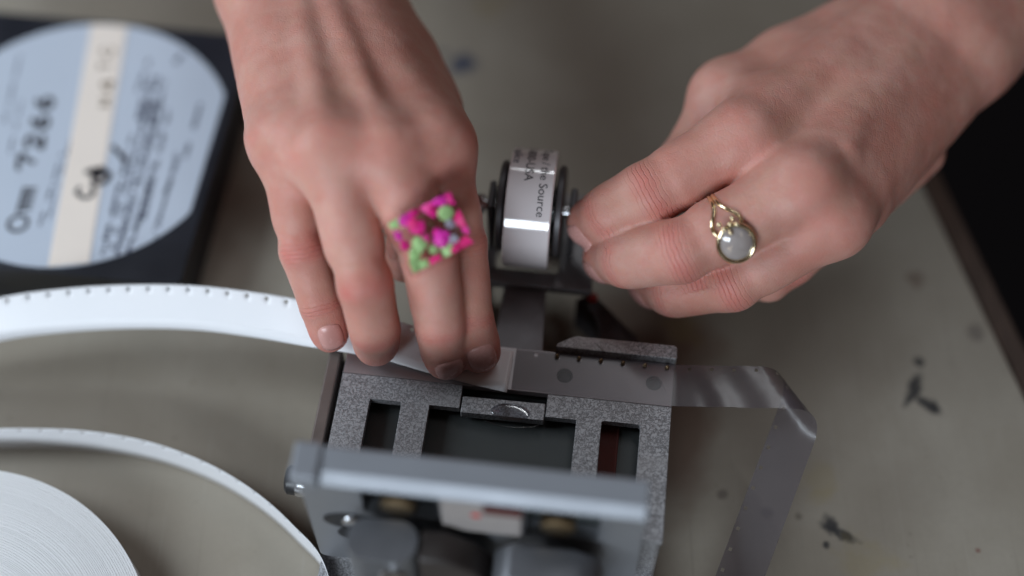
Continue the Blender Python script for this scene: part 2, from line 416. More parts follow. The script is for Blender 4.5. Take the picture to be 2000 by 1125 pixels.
g = G(); g.prism([(13.8, 12.6), (55.1, 12.6), (55.6, 13.2), (55.4, 17.3), (54.4, 18.0), (20.6, 17.8), (19.0, 17.2), (14.0, 13.9)], [], 38, 48.2)
g.out('back_guide', M['hammer'], sp, bevel=.6)
pin_me = None
for i in range(6):
    x = 14.5 + 7.6 * i
    if pin_me is None:
        g = G(WORLD); g.lathe((0, 0, 0), (0, 0, 1), [(0, .78), (1.2, .72), (1.7, .5), (1.95, .18)], 14)
        o = mk('register_pin', g.v, g.f, M['brass'], auto=40); pin_me = o.data
    else:
        o = bpy.data.objects.new('register_pin', pin_me); COL.objects.link(o)
    o.parent = sp; o.location = (loc(x, 10.35, 44.8) - ORIGIN[sp.name]) * S
# left rail and hinge button
g = G(); g.box(-65.3, -60.8, -46, 8, 0.2, 40); g.out('side_rail', M['rail'], sp, bevel=.8)
g = G(); g.box(-60.7, -58.2, -44, 6, 8, 34); g.out('rail_gap_plate', M['void'], sp)
g = G(); g.lathe((-57.5, -42.5, 37), (-1, 0, 0), [(0, 6.2), (4.4, 6.2), (5.0, 5.7), (8.6, 5.7), (9.6, 5.3)], 28); g.out('hinge_collar', M['steel'], sp, auto=35)
g = G(); g.lathe((-67.1, -42.5, 37), (-1, 0, 0), [(0, 5.0), (3.0, 5.0), (3.8, 4.2), (4.0, 2.5)], 28); g.out('hinge_cap', M['black'], sp, auto=35)
g = G(); g.lathe((-57.8, -49.5, 24), (-1, 0, 0), [(0, 4.5), (2.2, 4.5), (3.0, 3.6)], 24); g.out('side_screw', M['steel'], sp, auto=35)
g = G(); g.lathe((54.9, -33.8, 20), (1, 0, 0), [(0, 4.4), (.35, 4.4)], 24); g.out('side_hole', M['black'], sp)
g = G(); g.prism(rrect(XL - 1, XR + 2, -84, YF - .5, 3), [], .2, 11); g.out('front_foot', M['hammer'], sp, bevel=1)
# raised press lid
lid_holes = [rrect(-39, -15, 63, 85, 1.5), rrect(11.5, 34, 60, 85, 1.5)]
key = []
g = G(); g.prism(rrect(-57.5, 47.5, 21, 86, 2.5), [h[::-1] for h in lid_holes], -61.5, -56.5, 'y'); lid = g.out('press_lid', M['plate'], sp, bevel=.6)
ORIGIN[lid.name] = ORIGIN[sp.name]
# the bar's section is (y, z): turn it into the splicer frame
g2 = G(); sec = [(-55.0, 86.2), (-62.2, 86.2), (-65.2, 87.2), (-65.3, 88.1), (-61.8, 91.5), (-54.4, 92.2), (-53.6, 91.4), (-53.6, 86.8)]
n = len(sec); vv = [(x, y, z) for x in (-49.5, 47.2) for y, z in sec]
ff = [tuple(range(n)), tuple(range(2 * n - 1, n - 1, -1))] + [(i + n, (i + 1) % n + n, (i + 1) % n, i) for i in range(n)]
g2.add(vv, ff); g2.out('press_bar', M['bar'], lid, bevel=.6, segs=3)
g = G(); g.box(-58.5, -49.8, -65.6, -53.2, 84.6, 92.8); g.out('bar_end_block', M['bar'], lid, bevel=1.3, segs=3)
for x0, x1 in ((-40, -13), (9.5, 36)):
    g = G(); g.box(x0, x1, -56.3, -53.4, 58, 85.9); g.out('recess_back', M['void'], lid)
for cx, cz in ((-27, 77), (21.5, 75)):
    o = None
    g = G(); g.lathe((cx, -55.4, cz), (0, -1, 0), [(0, 3.2), (7, 3.2), (7.4, 5.4), (9.4, 5.4), (10, 4.4)], 24); o = g.out('spring_screw', M['brass'], lid, auto=35)
    pts = [(cx + 4.7 * math.cos(t), -56.2 - 6.0 * t / (8 * math.pi), cz + 4.7 * math.sin(t)) for t in np.linspace(0, 8 * math.pi, 96)]
    g = G(); g.tube(pts, .6, 8); g.out('spring', M['brass'], lid, smooth=True)
g = G(); g.box(-14.2, 10.8, -64.5, -61.7, 63, 85.5); g.out('centre_block', M['card'], lid, bevel=1.2)
g = G(); g.lathe((-3.2, -64.4, 77), (0, -1, 0), [(0, 1.5), (.25, 1.5)], 18); g.out('red_dot', M['red'], lid)
g = G(); g.box(-1, 10.6, -65.4, -64.7, 80.5, 85.6); g.out('felt_strip', M['maroon'], lid, bevel=.3)
# keyhole washer on the lid face (an 8-shaped black cut-out with a screw in it)
g = G(); g.prism([(x * 1.6 - 43.0, z * .95 + 54.0) for x, z in circle(0, 0, 6.2, 30)], [], -61.9, -61.55, 'y')
g.out('keyhole', M['black'], lid)
g = G(); g.prism([(x * 1.35 - 42.5, z * .95 + 44.2) for x, z in circle(0, 0, 5.0, 30)], [], -62.0, -61.56, 'y'); g.out('keyhole', M['black'], lid)
g = G(); g.lathe((-43.5, -61.95, 54.5), (0, -1, 0), [(0, 3.4), (.7, 3.2), (1.0, 2.2)], 22); g.out('keyhole_screw', M['steel'], lid, auto=35)
# lever handle in front of the lid
g = G(); g.prism(rrect(-41.5, -20, -80, -66.5, 6, 8), [], 11.2, 71); g.out('lever_post', M['lever'], lid, bevel=1.6, segs=4)
g = G(); g.prism([(-19.8, 11.3), (-19.8, 70), (-12, 69), (-3, 63), (2, 54), (2, 11.3)], [], -78, -67, 'y'); g.out('lever_web', M['grip'], lid, bevel=2, segs=4)
g = G(); g.prism([(2.4, 48), (3, 60), (7, 65), (28, 66), (35, 62), (37, 54), (33, 11.3), (18, 11.3), (16, 46)], [], -79, -67, 'y')
g.out('lever_arm', M['lever'], lid, bevel=1.8, segs=4)
g = G(); g.lathe((-27, -80.2, 60), (0, -1, 0), [(0, 4.6), (.8, 4.2), (1.1, 3.0)], 26); g.out('lever_rivet', M['steel'], lid, auto=35)
# rear frame that carries the tape
g = G(); arc = [(7.5 + 14.5 * math.cos(t), 33 + 14.5 * math.sin(t)) for t in np.linspace(-1.0, 1.25, 16)]
g.prism([(XL + 8, 13.2), (XR - 2, 13.2), (XR - 4, 20), (42, 33.5), (27.5, 47.5), (23.5, 50.5)] + [(p[0] + 6, p[1]) for p in arc[::-1]] + [(-14, 20.5), (-14, 56), (-26, 56), (-30, 30), (XL + 8, 22)], [], 4, 25)
g.out('rear_casting', M['dark_steel'], sp, bevel=1)
g = G(); g.lathe((24.5, 48, 25), (0, 0, 1), [(0, 1.9), (1.2, 1.7), (1.6, .8)], 16); g.out('red_stud', M['red'], sp, auto=40)
g = G(); g.add([(-8.2, 13, 41.5), (9.3, 13, 41.5), (7.2, 46, 33.0), (-8.2, 46, 33.0), (-8.2, 13, 39), (9.3, 13, 39), (7.2, 46, 30.5), (-8.2, 46, 30.5)],
                [(0, 1, 2, 3), (7, 6, 5, 4), (0, 4, 5, 1), (1, 5, 6, 2), (2, 6, 7, 3), (3, 7, 4, 0)]); g.out('tape_ramp', M['dull_steel'], sp, bevel=.5)
g = G(); g.prism([(-16.5, 43.6), (24, 43.6), (24, 46), (20.5, 86), (-16.5, 86)], [rrect(-12.3, 11, 50, 82, 1.5)], 32.8, 36.4); g.out('tape_cradle', M['dull_steel'], sp, bevel=.5)
for x0, x1 in ((-16, -13.6), (13.2, 15.6)):
    g = G(); g.box(x0, x1, 58, 70, 36.5, 63); g.out('axle_bracket', M['dark_steel'], sp, bevel=.8)
g = G(); g.lathe((-21, 64, 56), (1, 0, 0), [(0, 3.0), (1, 3.6), (3.5, 3.6), (3.6, 2.2), (36, 2.2), (36.1, 4.2), (40, 4.2), (41.2, 3.4)], 24); g.out('axle', M['steel'], sp, auto=35)
g = G(); g.box(-14, 13, 76, 80, 4, 32.6); g.out('cradle_post', M['dark_steel'], sp, bevel=.8)

for x0, x1 in ((-12.2, -9.6), (8.4, 11.0)):
    g = G(); g.lathe((x0, 64, 56), (1, 0, 0), [(0, 15.5), (.5, 16.4), (x1 - x0 - .5, 16.4), (x1 - x0, 15.5)], 40); g.out('tape_flange', M['dark_steel'], sp, auto=35)
# ------------------------------------------------------------------ tape roll on the axle
RC = (-.6, 64.0, 56.0); RR = 21.6; RW = 8.2
tr_ = empty('tape_roll', loc(RC[0], RC[1], RC[2] - RR), 'roll of splicing tape with printed white label on the splicer axle', 'tape')
prof = [(-RW, 8.5), (-RW, RR - .5), (-RW + .5, RR), (RW - .5, RR), (RW, RR - .5), (RW, 8.5)]
g = G(); g.lathe(RC, (1, 0, 0), prof + [prof[0]], 72, False); g.out('wound_tape', M['tape'], tr_, auto=30)
g = G(); g.lathe(RC, (1, 0, 0), [(-RW - .3, 6.3), (-RW - .3, 8.3), (RW + .3, 8.3), (RW + .3, 6.3), (-RW - .3, 6.3)], 40, False); g.out('core', M['black'], tr_, auto=30)
def text_polys(txt, size):
    cu = bpy.data.curves.new('t', 'FONT'); cu.body = txt; cu.size = size; cu.resolution_u = 3
    o = bpy.data.objects.new('t', cu); COL.objects.link(o)
    dg = bpy.context.evaluated_depsgraph_get(); dg.update()
    me = bpy.data.meshes.new_from_object(o.evaluated_get(dg))
    v = [tuple(p.co) for p in me.vertices]; f = [tuple(p.vertices) for p in me.polygons]
    bpy.data.objects.remove(o); bpy.data.curves.remove(cu); bpy.data.meshes.remove(me)
    return v, f
for txt, u, v0, size, mname in (('Tape / the Source', 3.0, 0, 4.3, 'ink'), ('1-800-USA', -2.4, -1.0, 4.4, 'ink'), ('splice', -7.0, 2, 4.2, 'fade_ink')):
    v, f = text_polys(txt, size)
    # letters read down the roll: text x runs along +v, text y runs towards +u; bold by scaling
    P = [loc(RC[0] + u + p[1], RC[1] + (RR + .1) * math.cos(math.radians(50) + (v0 + p[0]) / RR), RC[2] + (RR + .1) * math.sin(math.radians(50) + (v0 + p[0]) / RR)) for p in v]
    mk('lettering', P, f, M[mname], tr_)

# ------------------------------------------------------------------ black film box with its label
BH = 25.0; BC = np.array([-173.6, 82.7]); BA = math.radians(-7.0)
def bf(x, y, z): return np.array([BC[0] + math.cos(BA) * x - math.sin(BA) * y, BC[1] + math.sin(BA) * x + math.cos(BA) * y, z])
box = empty('film_box', bf(0, 0, 0), 'black square film box with a round pale label and cream tape strip', 'box')
g = G(bf); g.prism(rrect(-56.5, 56.5, -62, 61, 3), [], .3, 15); g.out('box_base', M['box'], box, bevel=1)
g = G(bf); g.prism(rrect(-57.5, 57.5, -63, 62, 3.5), [], 15.2, BH); g.out('box_lid', M['box'], box, bevel=1.4, segs=3)
R = 61.0; cut = 53.5
poly = [p for p in circle(0, -.3, R, 128)]
poly = [(max(-cut, min(cut, x)), y) for x, y in poly]
pp = []
for p in poly:
    if not pp or abs(p[0] - pp[-1][0]) + abs(p[1] - pp[-1][1]) > 1e-3: pp.append(p)
g = G(bf); g.prism(pp, [], BH + .05, BH + .5); lab = g.out('label', M['label'], box)
ORIGIN[lab.name] = ORIGIN[box.name]
ZT = BH + .58
# cream tape: clipped to the label's disc
def strip_pts():
    a, b = at(218, 30, BH)[:2], at(136, 512, BH)[:2]; d = nrm(b - a); nn = np.array([-d[1], d[0]])
    L_, R_ = [], []
    for sgn, lst in ((-1, L_), (1, R_)):
        q = (a + b) / 2 + nn * sgn * 7.6; c0 = bf(0, -.3, 0)[:2]
        w = q - c0; bq = w @ d; cq = w @ w - (R - .3) ** 2; disc = math.sqrt(max(0, bq * bq - cq))
        for t in (-bq - disc, -bq + disc): lst.append(q + d * t)
    return L_, R_
L_, R_ = strip_pts()
g = G(WORLD); g.prism([tuple(L_[0]), tuple(R_[0]), tuple(R_[1]), tuple(L_[1])], [], BH + .52, BH + .8); g.out('cream_tape', M['tape_cream'], lab)
def stroke(g, pts, w, z):
    pts = [np.array(p[:2], float) for p in pts]; n = len(pts); v = []
    for i in range(n):
        t = nrm(pts[min(i + 1, n - 1)] - pts[max(i - 1, 0)]); nn = np.array([-t[1], t[0]])
        v += [(*(pts[i] + nn * w / 2), z), (*(pts[i] - nn * w / 2), z)]
    g.add(v, [(2 * i, 2 * i + 1, 2 * i + 3, 2 * i + 2) for i in range(n - 1)])
GL = {'7': [[(0, .85), (0.05, 1), (1, 1), (.55, .45), (.4, 0)]], '2': [[(.05, .75), (.3, 1), (.8, .95), (.85, .65), (0, 0), (1, .02)]],
      '6': [[(.85, 1), (.4, .8), (.08, .35), (.3, 0), (.75, .05), (.88, .35), (.5, .55), (.12, .35)]],
      '5': [[(.9, 1), (.2, 1), (.1, .55), (.6, .6), (.9, .3), (.5, 0), (.05, .1)]],
      'C': [[(.9, .85), (.5, 1), (.1, .6), (.15, .15), (.5, 0), (.95, .2)]], '4': [[(.75, 0), (.7, 1), (0, .35), (1, .3)]],
      'd': [[(.9, 1.2), (.8, .0), (.3, .0), (.1, .4), (.4, .7), (.8, .5)]], '/': [[(0, 0), (.9, 1)]], 'I': [[(.5, 0), (.5, 1)], [(.2, 1), (.8, 1)]], 'H': [[(.1, 0), (.1, 1)], [(.9, 0), (.9, 1)], [(.1, .5), (.9, .5)]]}
def glyph(g, ch, px, py, h, wd, lw, z, rot=92):
    o = at(px, py, BH)[:2]; r = math.radians(rot); u = np.array([math.cos(r), math.sin(r)]); w = np.array([-u[1], u[0]])
    for line in GL[ch]:
        pts = catmull([(p[0], p[1], 0) for p in line], 4)
        stroke(g, [o + u * p[0] * wd + w * p[1] * h for p in pts], lw, z)
for ch, px, py in (('7', 68, 330), ('2', 82, 292), ('6', 92, 254), ('6', 100, 216)):
    g = G(WORLD); glyph(g, ch, px, py, 6.5, 7.0, 1.9, ZT); g.out('marker_numeral', M['ink'], lab)
for ch, px, py, h, wd, lw, m in (('C', 182, 390, 6.5, 6.5, 1.8, 'ink'), ('d', 207, 364, 7.5, 7.5, 2.2, 'ink'), ('4', 205, 350, 6, 6, 1.6, 'ink'), ('/', 250, 322, 7, 10, 1.8, 'ink'),
                              ('H', 215, 210, 4.2, 4.6, 1.1, 'brown_ink'), ('4', 222, 178, 5, 5, 1.2, 'brown_ink'), ('I', 218, 140, 5, 5, 1., 'brown_ink'), ('C', 222, 112, 5, 5, 1., 'brown_ink')):
    g = G(WORLD); glyph(g, ch, px, py, h, wd, lw, BH + .86); g.out('handwriting', M[m], lab)
# printed emblem: a ring followed by a short bold word shape
g = G(WORLD); o = at(36, 438, BH)[:2]
stroke(g, [o + 3.6 * np.array([math.cos(t), math.sin(t)]) for t in np.linspace(0, 2 * math.pi, 29)], 1.5, ZT)
for i in range(5):
    p = at(47 + 2.6 * i, 412 - 9.6 * i, BH)[:2]; stroke(g, [p + (-2.7, .3), p + (2.7, .9)], 1.5, ZT)
p0, p1 = at(34, 418, BH)[:2], at(50, 366, BH)[:2]; stroke(g, [p0, p1], .9, ZT)
g.out('printed_emblem', M['ink'], lab)
# small print: rows of tiny dashes, one part per row
rows = [(205, 470, 258, 265, 1.5), (228, 500, 280, 300, 1.6), (250, 495, 300, 330, 1.6), (282, 430, 330, 225, 1.2), (304, 470, 345, 300, .9), (270, 235, 286, 165, 2.0), (285, 300, 305, 200, 2.2), (300, 265, 322, 160, 1.6), (96, 430, 140, 270, .8), (20, 300, 45, 190, 1.), (78, 442, 122, 300, 1.2), (200, 500, 246, 330, 1.2), (218, 488, 290, 205, 1.5), (240, 470, 316, 200, 1.2), (262, 470, 330, 215, 1.0), (272, 440, 290, 370, 1.6), (300, 455, 338, 350, .8),
        (322, 380, 352, 305, 1.0), (362, 310, 392, 205, 1.8), (268, 180, 292, 118, 1.4), (342, 125, 356, 108, 2.2), (10, 240, 40, 110, 1.0), (292, 240, 312, 150, 1.6), (276, 250, 300, 150, 1.5)]
for (x0, y0, x1, y1, th) in rows:
    g = G(WORLD); a = at(x0, y0, BH)[:2]; b = at(x1, y1, BH)[:2]; Ln = np.linalg.norm(b - a); d = (b - a) / Ln; s = 0.
    while s < Ln:
        w = random.uniform(.7, 3.0); w = min(w, Ln - s)
        if random.random() < .84 and w > .3: stroke(g, [a + d * s, a + d * (s + w)], th * random.uniform(.8, 1.15), ZT)
        s += w + random.uniform(.35, .8)
    if g.v: g.out('print_row', M['fade_ink'], lab)

# ------------------------------------------------------------------ film ribbons
PITCH = 7.62
def ribbon(name, centre, width, mat, parent=None, base=None, perf=True, half=8.0, sub=4, rim=True, thick=.15):
    """centre(s), width(s): functions of arc length -> world mm; perforation row near the +width edge"""
    smax = centre[0]; cf = centre[1]; wf = width
    ss = []; hole = []
    s = 0.0
    while s < smax - PITCH:
        ss += list(s + np.linspace(0, PITCH - 1.2, sub + 1)[:-1]); hole += [False] * sub
        ss += [s + PITCH - 1.2, s + PITCH - .6]; hole += [True, True]
        s += PITCH
    ss.append(s)
    vl = [-half, -half * .5, 0, half * .5, half - 2.2, half - 1.0, half]
    V = []; Fc = []
    for s in ss:
        c = cf(s); w = wf(s)
        for v in vl: V.append(c(v) if callable(c) else c + w * v)
    m = len(vl)
    for i in range(len(ss) - 1):
        for j in range(m - 1):
            if perf and hole[i] and j == 4: continue
            Fc.append((i * m + j, (i + 1) * m + j, (i + 1) * m + j + 1, i * m + j + 1))
    return mk(name, V, Fc, mat, parent, base, smooth=True, solid=thick, rim=rim)

# white leader: from under the fingertips, round a loop out of the frame, back past the splicer to its roll
ctrl = [((997, 726, 46.6), (.16, .985, .03)), ((930, 711, 46.4), (.22, .97, 0)), ((850, 690, 46.2), (.24, .97, 0)), ((760, 664, 46.0), (.22, .97, .02)), ((680, 646, 45.8), (.16, .96, .16)), ((600, 632, 44.5), (.10, .93, .34)),
        ((500, 615, 41), (.04, .88, .47)), ((380, 601, 37), (0, .84, .54)), ((250, 599, 33), (-.02, .82, .57)), ((120, 607, 29), (-.04, .78, .62)), ((0, 624, 26), (-.06, .70, .70)),
        ((-130, 662, 22), (-.2, .5, .84)), ((-240, 728, 17), (-.2, .25, .95)), ((-290, 790, 12.5), (-.12, .1, .99)), ((-255, 840, 9.5), (0, .03, 1)), ((-160, 856, 8.6), (0, 0, 1)), ((-60, 858, 8.4), (0, 0, 1)),
        ((60, 856, 8.4), (0, 0, 1)), ((180, 861, 8.4), (0, 0, 1)), ((300, 882, 8.4), (0, 0, 1)), ((410, 922, 8.4), (0, 0, 1)), ((500, 975, 8.4), (0, 0, 1)), ((575, 1040, 8.4), (0, 0, 1)), ((640, 1122, 8.4), (0, 0, 1))]
cw = [np.concatenate([at(*p), nrm(w)]) for p, w in ctrl]
for x, y in ((-57, -122), (-60, -158), (-84, -192), (-125, -210), (-170, -207.5)):
    cw.append(np.array([x, y, 8.4, 0, 0, 1]))
path = catmull(np.array(cw), 14)
seg = np.linalg.norm(np.diff(path[:, :3], axis=0), axis=1); cum = np.concatenate([[0], np.cumsum(seg)])
def pc(s): return np.array([np.interp(s, cum, path[:, i]) for i in range(3)])
def pw(s): return nrm([np.interp(s, cum, path[:, i]) for i in range(3, 6)])
RLC = np.array([-192.4, -131.4, 0]); RLR = 74.6
lf = empty('leader_film', RLC, 'white leader film curling from the fingertips to its wound roll at lower left', 'film')
ribbon('loose_strip', (cum[-1], pc), pw, M['leader'], lf)
g = G(WORLD); prof = [(0.4, 24.0), (0.4, RLR)]
r = RLR; up = True
prof.append((15.8, RLR))
while r > 25:
    w = random.uniform(.5, .9); h = 16.0 + random.uniform(-.05, .05)
    prof += [(h, r - .06), (h, r - w + .06), (15.75, r - w)]
    r -= w
prof += [(15.8, 24.0), (.4, 24.0)]
g.lathe(RLC, (0, 0, 1), prof, 144, False); g.out('wound_roll', M['roll'], lf, auto=40)
g = G(WORLD); g.lathe(RLC, (0, 0, 1), [(.4, 8), (.4, 23.8), (16.2, 23.8), (16.2, 8), (.4, 8)], 64, False); g.out('roll_core', M['card'], lf, auto=30)

# grey film: lies on the bed, leaves to the right and turns down over a soft diagonal fold
fs = loc(0.2, 4.0, 45.25); fe = loc(56, 4.0, 45.25)
d1 = nrm(fe - fs); L1 = np.linalg.norm(fe - fs)
pe = at(1548, 757, 47.5); d2v = pe - fe; L2 = np.linalg.norm(d2v); d2 = d2v / L2
fdir = np.array([.5, -.866]); fn = np.array([.866, .5]); FR = 6.5; TH = math.radians(152)
foldc = at(1552, 770, 47.5)
def film_pt(s, v):
    if s <= L1: base_ = fs + d1 * s
    else: base_ = fe + d2 * (s - L1)
    dd = d1 + (d2 - d1) * smooth01((s - L1 + 14) / 28)
    w = nrm(np.array([-dd[1], dd[0], 0])); p = base_ + w * v
    q = (p - foldc)[:2]; a = q @ fn; b = q @ fdir; z = p[2]
    a += FR * .6
    if a <= 0:
        rip = smooth01((s - L1 - 4) / 10) * smooth01(-a / 8)
        return p + np.array([0, 0, .20 * rip * math.sin(q @ fn * .52 + .6 * math.sin(q @ fn * .23))])
    if a < FR * TH: aa, dz = FR * math.sin(a / FR), -FR * (1 - math.cos(a / FR))
    else:
        e = a - FR * TH; aa = FR * math.sin(TH) + e * math.cos(TH); dz = -FR * (1 - math.cos(TH)) - e * math.sin(TH)
    aa -= FR * .6
    xy = foldc[:2] + fn * aa + fdir * b
    return np.array([xy[0], xy[1], max(z + dz, .4)])
fo = ribbon('film_strip', (L1 + L2 + 104, lambda s: (lambda v: film_pt(s, v))), lambda s: None, M['film'], None, loc(56, 4, 45), sub=10, thick=.12, rim=False)
tag(fo, 'grey translucent film strip on the register pins, folding down at the right', 'film')

# ------------------------------------------------------------------ hands
H = .95
def cone(a, b, ra, rb, n=None, fl=1.0): return (np.array(a, float), np.array(b, float), ra, rb, None if n is None else nrm(n), fl)
def grid_eval(prims, k, lo, shape):
    Fv = np.full(shape, 30.0, np.float32)
    for a, b, ra, rb, n, fl in prims:
        R_ = max(ra, rb) + 16
        i0 = np.maximum(0, np.floor((np.minimum(a, b) - R_ - lo) / H).astype(int)); i1 = np.minimum(shape, np.ceil((np.maximum(a, b) + R_ - lo) / H).astype(int) + 1)
        if (i1 <= i0).any(): continue
        X = (lo[0] + H * np.arange(i0[0], i1[0], dtype=np.float32))[:, None, None]; Y = (lo[1] + H * np.arange(i0[1], i1[1], dtype=np.float32))[None, :, None]; Z = (lo[2] + H * np.arange(i0[2], i1[2], dtype=np.float32))[None, None, :]
        ba = b - a; L2_ = max(float(ba @ ba), 1e-6)
        t = np.clip(((X - a[0]) * ba[0] + (Y - a[1]) * ba[1] + (Z - a[2]) * ba[2]) / L2_, 0, 1)
        dx = X - a[0] - t * ba[0]; dy = Y - a[1] - t * ba[1]; dz = Z - a[2] - t * ba[2]
        d2_ = dx * dx + dy * dy + dz * dz
        if n is not None:
            dn = dx * n[0] + dy * n[1] + dz * n[2]; d2_ = d2_ + dn * dn * (1 / fl ** 2 - 1)
        d = np.sqrt(d2_) - (ra + (rb - ra) * t)
        sl = tuple(slice(i0[q], i1[q]) for q in range(3)); f = Fv[sl]
        h = np.maximum(k - np.abs(f - d), 0) / k
        Fv[sl] = np.minimum(f, d) - h * h * k * .25
    return Fv
def smin(a, b, k):
    h = np.maximum(k - np.abs(a - b), 0) / k; return np.minimum(a, b) - h * h * k * .25
def surface_nets(Fv, lo):
    s = Fv < 0; n = np.array(Fv.shape); c = [(i, j, k) for i in (0, 1) for j in (0, 1) for k in (0, 1)]
    sub = lambda A, o: A[o[0]:n[0] - 1 + o[0], o[1]:n[1] - 1 + o[1], o[2]:n[2] - 1 + o[2]]
    cnt = sum(sub(s, o).astype(np.int8) for o in c); act = np.argwhere((cnt > 0) & (cnt < 8))
    idx = np.full(n - 1, -1, np.int32); idx[tuple(act.T)] = np.arange(len(act))
    acc = np.zeros((len(act), 3)); w = np.zeros(len(act))
    val = {o: Fv[act[:, 0] + o[0], act[:, 1] + o[1], act[:, 2] + o[2]] for o in c}
    for o in c:
        for ax in range(3):
            if o[ax]: continue
            o2 = list(o); o2[ax] = 1; o2 = tuple(o2); a, b = val[o], val[o2]; m = (a < 0) != (b < 0)
            t = np.where(m, a / np.where(a == b, 1, a - b), 0); p = np.tile(np.array(o, float), (len(act), 1)); p[:, ax] += t
            acc += p * m[:, None]; w += m
    V = lo + H * (act + acc / w[:, None]); Q = []
    for ax in range(3):
        u, v = (ax + 1) % 3, (ax + 2) % 3; o = [0, 0, 0]; o[ax] = 1
        A = s[:n[0] - o[0], :n[1] - o[1], :n[2] - o[2]]; B = s[o[0]:, o[1]:, o[2]:]
        e = np.argwhere(A != B); e = e[(e[:, u] > 0) & (e[:, v] > 0) & (e[:, u] < n[u] - 1) & (e[:, v] < n[v] - 1)]
        def cell(du, dv):
            q = e.copy(); q[:, u] -= du; q[:, v] -= dv; return idx[tuple(q.T)]
        q = np.stack([cell(1, 1), cell(0, 1), cell(0, 0), cell(1, 0)], 1); fl = ~A[tuple(e.T)]
        q[fl] = q[fl][:, ::-1]; Q.append(q)
    return V, np.vstack(Q)
def laplace(V, Q, it, lam=.5):
    E_ = np.unique(np.sort(np.vstack([Q[:, [i, (i + 1) % 4]] for i in range(4)]), 1), axis=0)
    deg = np.bincount(E_.ravel(), minlength=len(V)).astype(float)
    for i in range(it):
        A = np.stack([np.bincount(E_[:, 0], V[E_[:, 1], k], len(V)) + np.bincount(E_[:, 1], V[E_[:, 0], k], len(V)) for k in range(3)], 1)
        l = lam if i % 2 == 0 else -lam * 1.04
        V = V + l * (A / deg[:, None] - V)
    return V

